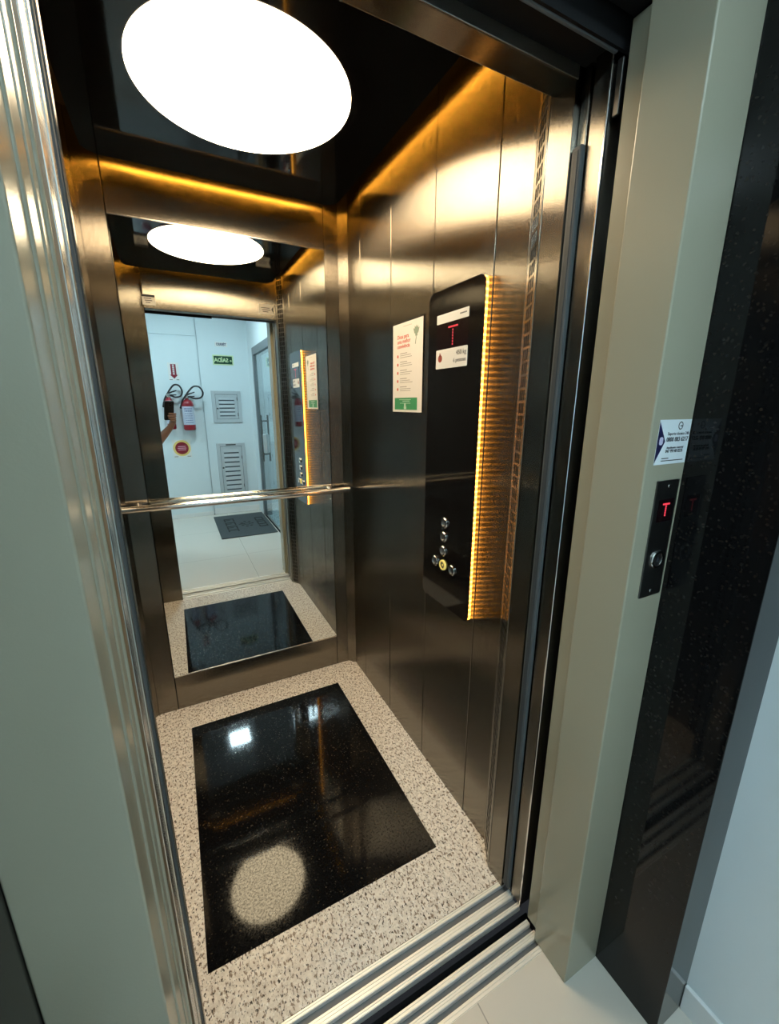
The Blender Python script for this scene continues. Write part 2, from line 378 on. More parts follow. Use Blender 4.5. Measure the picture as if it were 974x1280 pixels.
for x in (.076, .895):
    b = MB().cyl((x, YR + .008, ZR), (x, D - .002, ZR), .0055, seg=18).cyl((x, D - .006, ZR), (x, D - .0003, ZR), .012, seg=24, bev=.001).build('bracket', M['steel_polish'], t)
    MB().cyl((x, D - .0085, ZR - .054), (x, D - .0055, ZR - .054), .004, seg=16, bev=.0008).build('screw', M['steel_polish'], b)

# ================================================================== CEILING LIGHT
ZP = 2.158
px0, px1, py0, py1 = .08, .92, .103, 1.141
t = thing('ceiling_light_panel', 'black ceiling panel with a large round glowing lamp and amber edge lighting', 'ceiling light', (.5, .62, ZP))
MB().rrect(px0, py0, px1, py1, .05, ZP, ZP + .014, .0015).build('panel', M['gloss_black'], t)
MB().cyl((.5, .638, ZP - .0025), (.5, .638, ZP + .002), .267, seg=96, bev=.001).build('diffuser', M['disc'], t)
MB().box((px0 + .03, py0 + .03, ZP + .014), (px1 - .03, py1 - .03, HC - .001)).build('riser', M['black'], t)
ZE = ZP + .070
for x, sx in ((px0 + .012, -1), (px1 - .012, 1)):
    MB().box((x - sx * .0125, py0 + .04, ZE - .012), (x - sx * .019, py1 - .04, ZE + .012)).box((x - sx * .02, py0 + .04, ZP + .014), (x - sx * .024, py1 - .04, ZE + .03)).build('led_channel', M['black'], t)
    MB().box((x - sx * .003, py0 + .04, ZE - .004), (x - sx * .011, py1 - .04, ZE + .004)).build('led_strip', M['led_side'], t)
for y, sy in ((py0 + .012, -1), (py1 - .012, 1)):
    MB().box((px0 + .04, y - sy * .0125, ZE - .012), (px1 - .04, y - sy * .019, ZE + .012)).box((px0 + .04, y - sy * .02, ZP + .014), (px1 - .04, y - sy * .024, ZE + .03)).build('led_channel', M['black'], t)
    MB().box((px0 + .04, y - sy * .003, ZE - .004), (px1 - .04, y - sy * .011, ZE + .004)).build('led_strip', M['led_back'], t)

# ================================================================== CAR OPERATING PANEL (local: x -> -y world, y -> z, z -> out of the wall)
PY0, PY1, PZ0, PZ1 = .244, .508, .731, 1.712
pc = (W, (PY0 + PY1) / 2, PZ0)
t = thing('control_panel', 'tall black glass lift control panel edged in amber light on the right wall', 'control panel', pc, X=(0, -1, 0), Y=(0, 0, 1))
hw, hh = (PY1 - PY0) / 2, PZ1 - PZ0
MB().rrect(-hw + .008, .008, hw - .008, hh - .008, .012, -.001, .004, 0).build('housing', M['black'], t, local=True)
MB().rrect(-hw + .0015, .0015, hw - .0015, hh - .0015, .020, .0035, .0132, .0006).build('light_band', M['led_panel'], t, local=True)
fz = .0165
MB().rrect(-hw, 0, hw, hh, .022, .0132, fz, .0009).build('face_plate', M['panel_black'], t, local=True)
def ly(z): return z - PZ0
def lx(y): return pc[1] - y
dsp = MB().rrect(lx(.459), ly(1.493), lx(.304), ly(1.644), .002, fz - .001, fz + .0012, .0003).build('display', M['disp'], t, local=True)
MB().rrect(lx(.459), ly(1.619), lx(.304), ly(1.644), .0015, fz + .001, fz + .0018).build('top_label', M['label_white'], dsp, local=True)
MB().rrect(lx(.459), ly(1.493), lx(.304), ly(1.547), .003, fz + .001, fz + .0018).build('bottom_label', M['label_white'], dsp, local=True)
MB().text('450 kg', lx(.309), ly(1.532), .0175, 'RIGHT', fz + .0019).text('6 pessoas', lx(.309), ly(1.512), .0155, 'RIGHT', fz + .0019).build('lettering', M['ink'], dsp, local=True)
b = MB()
for k in range(7): b.box((lx(.344) + k * .0045, ly(1.631), fz + .0018), (lx(.344) + k * .0045 + .0032, ly(1.6345), fz + .0021))
b.build('small_print', M['ink'], dsp, local=True)
b = MB().cyl((lx(.437), ly(1.522), fz + .0017), (lx(.437), ly(1.522), fz + .0022), .0105, seg=24).prism([(lx(.442), ly(1.528)), (lx(.432), ly(1.528)), (lx(.435), ly(1.539)), (lx(.437), ly(1.532)), (lx(.440), ly(1.539))], fz + .0018, fz + .0022)
b.build('red_emblem', M['ink_brick'], dsp, local=True)
b = MB()
for k in range(9): b.cyl((lx(.397) + k * .0052, ly(1.605), fz + .001), (lx(.397) + k * .0052, ly(1.605), fz + .0018), .0025, seg=12)
b.build('glyph_bar', M['red_led_dim'], dsp, local=True)
b = MB()
for k in range(6): b.cyl((lx(.3765), ly(1.596) - k * .0077, fz + .001), (lx(.3765), ly(1.596) - k * .0077, fz + .0018), .0024, seg=12)
b.build('glyph_stem', M['red_led'], dsp, local=True)
for i, (y, z) in enumerate(((.382, 1.020), (.384, .972), (.385, .924), (.429, .876), (.383, .876), (.333, .875))):
    bt = MB().cyl((lx(y), ly(z), fz - .001), (lx(y), ly(z), fz + .0035), .0135, seg=40, bev=.0012).build('button', M['button_face'], t, local=True)
    MB().ring((lx(y), ly(z), fz), (0, 0, 1), .0115, .0172, .006).build('button_ring', M['amber_ring'] if i == 4 else M['steel_polish'], bt, local=True)
    c = MB()
    if i < 4: c.box((lx(y) - .0015, ly(z) - .004, fz + .0034), (lx(y) + .0015, ly(z) + .004, fz + .0039))
    else: c.cyl((lx(y), ly(z), fz + .0034), (lx(y), ly(z), fz + .0039), .004, seg=16)
    c.build('button_mark', M['ink'] if i != 4 else M['amber_ring'], bt, local=True)

# notice sheet in a clear sleeve
NY0, NY1, NZ0, NZ1 = .556, .782, 1.358, 1.671
nc = (W, (NY0 + NY1) / 2, NZ0); nw = (NY1 - NY0) / 2; nh = NZ1 - NZ0
t = thing('notice_sheet', 'white notice in a clear sleeve with red title and green footer', 'notice', nc, X=(0, -1, 0), Y=(0, 0, 1))
MB().box((-nw + .006, .004, .0012), (nw - .010, nh - .006, .0020)).build('sheet', M['paper'], t, local=True)
f = MB()
for a, b_ in (((-nw, 0, 0), (nw, .004, .0045)), ((-nw, 0, 0), (-nw + .004, nh, .0035)), ((nw - .006, 0, 0), (nw, nh, .0035)), ((-nw, nh - .003, 0), (nw, nh, .0035))): f.box(a, b_, .0008, 1)
f.build('sleeve_rim', M['clear'], t, local=True)
MB().box((-nw + .004, .003, -.0008), (nw - .006, nh - .003, .001)).build('sleeve_back', M['clear'], t, local=True)
b = MB(); xl = -nw + .040
for s_, z in (('Dicas para', .262), ('uma melhor', .246), ('convivência', .230)): b.text(s_, xl, z, .0185, 'LEFT', .0021, bold=.012, sx=1.05)
b.build('red_title', M['ink_red'], t, local=True); b = MB()
for k in range(5): b.cyl((xl - .002 + .006, .196 - k * .0285 + .002, .002), (xl + .004, .196 - k * .0285 + .002, .0023), .0055, seg=18)
b.build('bullet_icons', M['ink_red'], t, local=True)
b = MB(); rnd = random.Random(3)
for k in range(5):
    for j in range(3): b.box((xl + .022, .205 - k * .0285 - j * .0066, .002), (xl + .022 + (.05 if j == 0 else .072 + .022 * rnd.random()), .2068 - k * .0285 - j * .0066 + (.0006 if j == 0 else 0), .0023))
b.build('body_print', M['ink_grey'], t, local=True)
MB().box((-.03, nh - .019, .002), (.03, nh - .0178, .0023)).build('top_line', M['ink_grey'], t, local=True)
b = MB()
for a in range(5):
    an = math.radians(40 + 25 * a); c = V((nw - .052, .262, 0)); dr = V((math.cos(an), math.sin(an), 0)); pr = V((-dr.y, dr.x, 0))
    q = [c - dr * .012, c + dr * .010 + pr * .008, c + dr * .026, c + dr * .010 - pr * .008]
    b.prism([(v.x, v.y) for v in q], .002, .0022 + .0001 * a)
b.prism([(nw - .054, .252), (nw - .050, .252), (nw - .056, .228), (nw - .060, .229)], .002, .0023)
b.build('leaf_print', M['ink_sage'], t, local=True)
ft = MB().box((-nw + .022, .012, .002), (nw - .040, .054, .0023)).build('green_footer', M['ink_green'], t, local=True)
b = MB().box((-.055, .0465, .0022), (.03, .0482, .0026)).box((-.03, .041, .0022), (.022, .0435, .0026)).box((-.05, .034, .0022), (.028, .0356, .0026)).cyl((-.012, .028, .0022), (-.012, .028, .0026), .0065, seg=20).box((-.02, .014, .0022), (-.002, .024, .0026))
b.build('footer_print', M['ink_pale'], ft, local=True)

# stickers over the door, on the inside of the header (seen in the mirror)
def hdr_sticker(x0, x1, z0, z1, label, dark_edge):
    c = ((x0 + x1) / 2, .0362, z0); w2 = (x1 - x0) / 2; h = z1 - z0
    t = thing('notice_sticker', label, 'sticker', c, X=(-1, 0, 0), Y=(0, 0, 1), group='notice stickers over the lift doorway')
    MB().box((-w2, 0, -.0008), (w2, h, .0006)).build('sticker_sheet', M['paper'], t, local=True)
    b = MB()
    if dark_edge == 'top': b.box((-w2, h - .013, .0005), (w2, h, .0009))
    else: b.prism([(-w2, .008), (-w2 + .014, h * .5), (-w2, h - .008)], .0005, .0009)
    for k, (a, e) in enumerate(((-.6, .7), (-.7, .6), (-.4, .5))): b.box((a * w2 + .006, h * (.60 - .2 * k), .0005), (e * w2, h * (.60 - .2 * k) + .004, .0009))
    b.build('printing', M['ink'], t, local=True)
hdr_sticker(.158, .228, 1.972, 2.03, 'small dark-topped notice sticker above the left end of the lift doorway, reflected in the mirror', 'top')
hdr_sticker(.846, .942, 1.984, 2.044, 'small pale notice sticker with dark arrow above the right end of the lift doorway', 'side')

# ================================================================== CAR DOORS, LIGHT CURTAINS, SILLS
def sheet_door(name, a, b, mat):
    return tag(MB().box(a, b, .0018, 2).build(name, mat), kind='structure')
sheet_door('door_1', (.969, -.036, .006), (1.40, -.018, 1.98), M['steel'])
sheet_door('door_2', (.967, -.080, .006), (1.40, -.044, 1.98), M['steel'])
struct('trim_5', MB().box((.962, -.0835, .006), (.9675, -.079, 1.98), .001, 1), M['steel_polish'])
def curtain(x0, x1, y0, y1, label):
    t = thing('light_curtain', label, 'door sensor', ((x0 + x1) / 2, (y0 + y1) / 2, .02), group='door safety sensor bars')
    MB().box((x0, y0, .02), (x1, y1, 1.848), .003, 2).build('profile', M['curtain'], t)
    s = 1 if x0 > .5 else -1
    fx = x0 if s > 0 else x1
    MB().box((fx - s * .0012, y0 + .006, .03), (fx + s * .001, y1 - .006, 1.84), .0004, 1).build('sensor_window', M['curtain_win'], t)
curtain(.957, .969, -.040, -.018, 'slim blue-grey safety sensor bar on the right door edge')
curtain(.149, .1610, -.031, -.018, 'slim blue-grey safety sensor bar on the left door jamb')
# left: car slam post and landing slam side
struct('trim_6', MB().box((.10, -.083, .004), (.156, -.052, 2.0), .0015, 2).box((.10, -.052, .004), (.149, -.0185, 2.0), .001, 1).box((.10, -.0485, .004), (.1585, -.034, 2.0), .0015, 2), M['steel_trim'])

def sill(name, y0, y1, grooves, x0, x1, label):
    t = thing(name, label, 'door sill', ((x0 + x1) / 2, (y0 + y1) / 2, -.02), group='ribbed door sills')
    ys = [y0] + [v for gr in grooves for v in gr] + [y1]
    tr = MB()
    for a, b in zip(ys[::2], ys[1::2]):
        n = max(2, round((b - a) / .0062)); st = (b - a) / n
        tr.box((x0, a, -.02), (x1, b, -.0016))
        for k in range(n): tr.box((x0, a + k * st + st * .13, -.003), (x1, a + (k + 1) * st - st * .13, 0), .0006, 1)
    tr.build('ribbed_tread', M['alu'], t)
    gm = MB()
    for a, b in grooves: gm.box((x0, a, -.02), (x1, b, -.014))
    gm.build('guide_groove', M['alu_dark'], t)
    return t
sill('door_sill', -.077, -.0005, [(-.066, -.050), (-.030, -.012)], .05, .972, 'ribbed aluminium sill of the lift car, inside the dark gap')
sill('door_sill', -.181, -.109, [(-.166, -.152), (-.136, -.122)], .05, .964, 'ribbed aluminium sill of the landing, outside the dark gap')
struct('trim_7', MB().box((.05, -.11, -.06), (1.0, -.076, -.05)), M['black'])

# shaft side walls behind the door gap (dark)
w = MB().box((.10, -.150, 1.99), (1.45, -.1065, 2.6)).box((.985, -.150, -.05), (1.45, -.1065, 1.99)).box((1.005, -.018, -.05), (1.45, .03, 2.6)).box((1.41, -.15, -.05), (1.45, .03, 2.6)).box((-.35, -.150, -.05), (.10, -.1065, 2.6)).box((-.35, -.15, -.05), (-.30, .03, 2.6)).box((-.30, -.018, -.05), (-.004, -.005, 2.6)).box((-.35, -.15, 2.5), (1.45, .03, 2.6))
struct('wall_shaft', w, M['black'], smooth=False)
# dark door gear over the doorway
w = MB().box((.10, -.094, 1.972), (1.40, -.020, 2.4)).box((.10, -.094, 1.946), (.553, -.082, 1.975)).box((.10, -.0965, 1.953), (1.40, -.0915, 2.4)); struct('trim_8', w, M['black'])
struct('trim_9', MB().box((.553, -.0905, 1.952), (.964, -.083, 1.975), .002, 2), M['louvre_dark'])
# landing door leaves parked in the wall, painted
sheet_door('door_3', (.9665, -.1500, .006), (.99, -.1085, 1.985), M['paint'])
MB().box((.9685, -.0985, 1.865), (.975, -.0875, 1.945), .001, 1).build('door_latch_plate', M['plate'], bpy.data.objects['door_3'])
# left landing edge with two rolled beads
struct('door_4', MB().box((.10, -.1500, .006), (.1545, -.108, 1.985), .0018, 2).cyl((.1535, -.127, .006), (.1535, -.127, 1.985), .0040, seg=16), M['paint'])

# ================================================================== LANDING FRAME + GRANITE PORTAL
ZH = 2.035
def jamb(name, xi, xo, bead):
    lo, hi = min(xi, xo), max(xi, xo)
    m = MB().box((lo, YF, 0), (hi, -.1515, ZH + .10), .0028, 3)
    if bead: m.cyl((xi - .0012, -.198, .0), (xi - .0012, -.198, ZH), .0038, seg=16)
    return struct(name, m, M['paint'])
jamb('trim_10', XL, XGL, True); jamb('trim_11', XR, XGR, False)
struct('trim_12', MB().box((XL, YF, ZH), (XR, -.1515, ZH + .10), .0028, 3), M['paint'])
# granite: reveals and front faces
ZG = 2.18
struct('trim_13', MB().box((XGR, YG, 0), (XWR - .0005, YF + .06, ZG), .0015, 2), M['granite_black'])
struct('trim_14', MB().box((XGL - .105, YG, 0), (XGL, YF + .06, ZG), .0015, 2), M['granite_black'])
struct('trim_15', MB().box((XGL, YG, ZH + .10), (XGR, YF + .06, ZG + .105), .0015, 2).box((XGL - .105, YG, ZG), (XGL, YF + .06, ZG + .105), .001, 1).box((XGR, YG, ZG), (XWR - .0005, YF + .06, ZG + .105), .001, 1), M['granite_black'])

# call station on the right jamb
pc = (1.0185, YF, 1.034)
t = thing('call_station', 'narrow dark metal lift call plate with red floor display and round button', 'call button panel', pc, X=(1, 0, 0), Y=(0, 0, 1))
MB().rrect(-.0325, 0, .0325, .225, .002, 0, .003, .0008).build('plate', M['plate'], t, local=True)
d = MB().box((-.020, .148, .0028), (.024, .190, .0036)).build('display', M['disp'], t, local=True)
b = MB()
for k in range(5): b.cyl((-.006 + k * .0042, .181, .0035), (-.006 + k * .0042, .181, .0041), .0019, seg=10)
for k in range(1, 6): b.cyl((.0024, .181 - k * .0042, .0035), (.0024, .181 - k * .0042, .0041), .0019, seg=10)
b.build('floor_glyph', M['red_led'], d, local=True)
bt = MB().cyl((.002, .074, .002), (.002, .074, .0052), .0125, seg=40, bev=.001).build('button', M['button_face'], t, local=True)
MB().ring((.002, .074, .0028), (0, 0, 1), .0125, .0180, .0035).build('button_ring', M['steel_polish'], bt, local=True)
MB().prism([(-.003, .071), (.007, .071), (.002, .079)], .0051, .0056).build('button_mark', M['ink'], bt, local=True)
for x, y in ((.003, .214), (.000, .011)): MB().cyl((x, y, .0025), (x, y, .0042), .0036, seg=18, bev=.0008).build('screw', M['steel_polish'], t, local=True)

# service sticker above it
t = thing('service_sticker', 'white service sticker with navy arrow and phone numbers above the call plate', 'sticker', (1.0155, YF, 1.288), X=(1, 0, 0), Y=(0, 0, 1))
MB().box((-.0475, 0, 0), (.0445, .0765, .0006)).build('sticker_sheet', M['sticker'], t, local=True)
MB().prism([(-.0475, .004), (-.0255, .040), (-.0475, .073)], .0005, .0009).build('navy_arrow', M['navy'], t, local=True)
MB().rrect(-.0425, .034, -.0325, .0475, .004, .0008, .0012).build('arrow_badge', M['lilac'], t, local=True)
b = MB().text('Suporte técnico 24h', .0105, .0525, .0077, 'CENTER', .0006).text('0800 883 6217', .0095, .0425, .0105, 'CENTER', .0006, bold=.018).text('Atendimento comercial', .0065, .0285, .0052, 'CENTER', .0006, bold=.01).text('047 99148 8235', .0055, .0225, .0078, 'CENTER', .0006, bold=.018)
b.box((-.028, .0095, .0005), (-.008, .0112, .0009)).box((-.029, .0055, .0005), (.036, .0070, .0009)).ring((.0135, .066, .0004), (0, 0, 1), .0052, .0070, .0005).box((.0125, .0645, .0005), (.019, .0665, .0009))
b.build('lettering', M['ink'], t, local=True)

# ================================================================== LOBBY SHELL
YW = YG + .012    # wall plane around the portal
struct('floor_lobby', MB().box((XWL, YS, -.04), (XGL - .1, YG, 0)).box((XGL - .1, YS, -.04), (XWR, -.1815, 0)), M['floor_tile'], smooth=False)
struct('wall_lobby_right', MB().box((XWR, YS - .05, 0), (XWR + .05, -2.24, HL)).box((XWR, -1.20, 0), (XWR + .05, YF, HL)).box((XWR, -2.24, 2.03), (XWR + .05, -1.20, HL)), M['lobby_side'], smooth=False)
struct('wall_lobby_left', MB().box((XWL - .05, YS, 0), (XWL, YW + .1, HL)), M['lobby_wall'], smooth=False)
struct('wall_lobby_front', MB().box((XWL, YW, 0), (XGL - .105, YW + .1, HL)).box((XGL - .105, YW, ZG + .105), (XWR, YW + .1, HL)), M['lobby_wall'], smooth=False)
w = MB().box((XWL, YS - .05, 0), (.585, YS, 2.146)).box((XWL, YS - .05, 2.156), (.585, YS, HL)).box((XWL, YS - .06, 2.14), (.585, YS - .012, 2.16)).box((.597, YS - .06, 0), (XWR, YS - .012, HL))
w.box((.58, YS - .07, 0), (.60, YS - .045, HL))
struct('wall_lobby_rear', w, M['lobby_wall'], smooth=False)
struct('ceiling_lobby', MB().box((XWL, YS, HL), (XWR + .05, YF + .1, HL + .04)), M['lobby_ceiling'], smooth=False)
struct('baseboard_right', MB().box((XWR - .010, -1.19, 0), (XWR - .0003, YG - .0005, .076), .002, 2), M['skirting'])
struct('baseboard_rear', MB().box((.597, YS - .0118, 0), (XWR - .012, YS - .002, .076), .002, 2).box((XWL, YS + .0003, 0), (.586, YS + .010, .05), .002, 2), M['skirting'])

def lobby_lamp(x, y, label):
    t = thing('ceiling_lamp', label, 'ceiling lamp', (x, y, HL - .025), group='ceiling lamps outside the lift')
    MB().box((x - .125, y - .125, HL - .022), (x + .125, y + .125, HL - .0003), .004, 2).build('lamp_frame', M['white_plastic'], t)
    MB().box((x - .11, y - .11, HL - .025), (x + .11, y + .11, HL - .020), .001, 1).build('diffuser', M['lamp'], t)
lobby_lamp(.54, -1.39, 'square cool white lamp on the lobby ceiling in front of the lift')
lobby_lamp(-.75, -1.39, 'added unseen square cool white lamp on the lobby ceiling at the far left end')  # extra lamp, added out of view to help light the lobby

# glass door in the side wall
t = thing('glass_door', 'glass lobby door in a grey frame with long pull handles', 'door', (XWR, -1.72, 0))
f = MB()
for a, b_ in (((XWR - .004, -2.24, 0), (XWR + .10, -2.165, 2.03)), ((XWR - .004, -1.24, 0), (XWR + .10, -1.20, 2.03)), ((XWR - .004, -2.165, 1.945), (XWR + .10, -1.24, 2.03))): f.box(a, b_, .003, 2)
f.build('door_frame', M['alu_frame'], t)
MB().box((1.183, -2.195, .008), (1.191, -1.245, 1.985), .001, 1).build('glass_leaf', M['glass'], t)
for x in (1.146, 1.228):
    h = MB().cyl((x, -1.85, .735), (x, -1.85, 1.268), .011, seg=20, bev=.003).build('pull_handle', M['plate'], t)
for z in (.82, 1.20): MB().cyl((1.146, -1.85, z), (1.228, -1.85, z), .008, seg=16).build('handle_standoff', M['plate'], t)
lk = MB().box((1.150, -1.90, .84), (1.224, -1.80, 1.05), .006, 2).build('lock_box', M['louvre'], t)
MB().cyl((1.143, -1.855, .90), (1.152, -1.855, .90), .018, seg=24, bev=.002).build('lock_cylinder', M['plate'], lk)
# passage behind the glass
w = MB().box((XWR + .05, -2.9, -.04), (2.6, -.9, 0)).box((2.55, -2.9, 0), (2.6, -.9, HL)).box((XWR + .05, -2.95, 0), (2.6, -2.9, HL)).box((XWR + .05, -.9, 0), (2.6, -.85, HL)).box((XWR + .05, -2.9, HL), (2.6, -.9, HL + .04))
struct('wall_passage', w, M['lobby_side'], smooth=False)
t = thing('ceiling_lamp', 'round cool white lamp on the passage ceiling beyond the glass door', 'ceiling lamp', (1.9, -1.8, HL - .02), group='ceiling lamps outside the lift')
MB().cyl((1.9, -1.8, HL - .02), (1.9, -1.8, HL - .0003), .13, seg=40, bev=.004).build('lamp_frame', M['white_plastic'], t)
MB().cyl((1.9, -1.8, HL - .022), (1.9, -1.8, HL - .018), .11, seg=40).build('diffuser', M['lamp'], t)

# ================================================================== THINGS ON THE REAR WALL (viewer looks towards -y: local x -> -x, z -> +y)
YR0 = YS; YR1 = YS - .012
def rear(name, label, cat, x, z, y=YR1, group=None): return thing(name, label, cat, (x, y, z), X=(-1, 0, 0), Y=(0, 0, 1), group=group)
# name plaque
t = rear('floor_plaque', 'small white plaque with dark floor name above the green exit sign', 'sign', .862, 2.055)
MB().box((-.070, 0, 0), (.070, .055, .003), .0008, 1).build('plaque', M['label_white'], t, local=True)
MB().text('TÉRREO', 0, .026, .040, 'CENTER', .003, bold=.035, sx=.78).build('lettering', M['navy'], t, local=True)
# exit sign
t = rear('exit_sign', 'green and lime exit sign reading SAÍDA above the louvred hatches', 'sign', .869, 1.846)
MB().box((-.118, 0, 0), (.118, .115, .003), .0008, 1).build('sign_border', M['sign_lime'], t, local=True)
gp = MB().box((-.104, .012, .0028), (.104, .103, .0036)).build('sign_field', M['sign_green'], t, local=True)
b = MB().text('SAÍDA', .021, .055, .062, 'CENTER', .0036, sx=.92, bold=.03).prism([(-.100, .052), (-.086, .066), (-.086, .056), (-.074, .056), (-.074, .048), (-.086, .048), (-.086, .038)], .0036, .0042)
b.build('lettering', M['sign_lime'], gp, local=True)
# louvred hatches
def hatch(x0, x1, z0, z1, n, label, knob_z, plate):
    c = (x0 + x1) / 2; hw = (x1 - x0) / 2; h = z1 - z0
    t = rear('louvred_hatch', label, 'access hatch', c, z0, group='louvred hatches on the rear lobby wall')
    f = MB(); fw = .040
    for a, b_ in (((-hw, 0, 0), (-hw + fw, h, .014)), ((hw - fw, 0, 0), (hw, h, .014)), ((-hw + fw, 0, 0), (hw - fw, fw, .014)), ((-hw + fw, h - fw, 0), (hw - fw, h, .014))): f.box(a, b_, .002, 2)
    f.build('hatch_frame', M['louvre'], t, local=True)
    gx, gz = hw - fw - .004, fw + .004
    MB().box((-hw + fw - .002, fw - .002, .0), (hw - fw + .002, h - fw + .002, .002)).build('gap_backing', M['louvre_dark'], t, local=True)
    dr = MB().box((-gx, gz, .001), (-gx + .035, h - gz, .010)).box((gx - .035, gz, .001), (gx, h - gz, .010)).box((-gx + .035, gz, .001), (gx - .035, gz + .03, .010)).box((-gx + .035, h - gz - .03, .001), (gx - .035, h - gz, .010)).build('hatch_door', M['louvre'], t, local=True)
    st = (h - 2 * gz - .06) / n
    for k in range(n):
        z = gz + .03 + k * st
        s = MB().prism([(.004, z + st * .36), (.0125, z + st * .28), (.0135, z + st * .36), (.007, z + st), (.004, z + st)], -gx + .035, gx - .035)
        bmesh.ops.transform(s.bm, matrix=Matrix(((0, 0, 1, 0), (0, 1, 0, 0), (1, 0, 0, 0), (0, 0, 0, 1))), verts=s.bm.verts)
        s.build('louvre_slat', M['louvre'], dr, local=True, smooth=False)
    MB().lathe([(.005, 0), (.005, .008), (.010, .012), (.010, .018), (.006, .022)], (gx - .014, knob_z - z0, .010), (0, 0, 1), 20).build('knob', M['plate'], dr, local=True)
    for z in (.25, .75): MB().cyl((-gx + .001, h * z - .02, .010), (-gx + .001, h * z + .02, .010), .005, seg=14).build('hinge', M['plate'], dr, local=True)
    if plate:
        MB().box((-.06, h - .027, .0135), (.06, h - .012, .0155), .0005, 1).build('name_plate', M['plate'], t, local=True)
hatch(.695, 1.035, 1.165, 1.545, 5, 'upper small grey louvred hatch under the exit sign', 1.335, False)
hatch(.695, 1.035, .17, .908, 10, 'lower tall grey louvred hatch above the door mat', .60, True)
# arrow sign
t = rear('arrow_sign', 'red down-arrow sign above the fire extinguishers', 'sign', .315, 1.655, YR0)
MB().box((-.058, 0, 0), (.058, .195, .003), .0008, 1).build('sign_sheet', M['label_white'], t, local=True)
ar = MB().prism([(-.028, .180), (.028, .180), (.028, .062), (.042, .062), (0, .018), (-.042, .062), (-.028, .062)], .0028, .0036).build('arrow', M['sign_red'], t, local=True)
b = MB()
for k in range(8): b.box((-.010, .166 - k * .0145, .0035), (.010, .1745 - k * .0145, .0040))
b.build('printing', M['label_white'], ar, local=True)
for a in (-.05, .02): MB().box((a, .004, .0028), (a + .03, .010, .0034)).build('footnote', M['ink'], t, local=True)
# round sign
t = rear('fire_equipment_sign', 'white square sign with a yellow ring and red disc under the fire extinguishers', 'sign', .305, .755, YR0)
MB().rrect(-.102, 0, .102, .215, .006, 0, .003).build('sign_sheet', M['label_white'], t, local=True)
MB().cyl((0, .114, .0024), (0, .114, .0032), .096, seg=48).build('yellow_disc', M['sign_yellow'], t, local=True)
ds = MB().cyl((0, .114, .0028), (0, .114, .0038), .073, seg=48).build('red_disc', M['sign_red'], t, local=True)
b = MB()
for z, w2 in ((.134, .042), (.114, .048), (.094, .042)): b.box((-w2, z - .004, .0035), (w2, z + .004, .0043))
b.build('printing', pbr('pink_print', (.75, .35, .45), .4), ds, local=True)
for a in (-.09, .05): MB().box((a, .010, .0028), (a + .04, .016, .0034)).build('footnote', M['ink'], t, local=True)

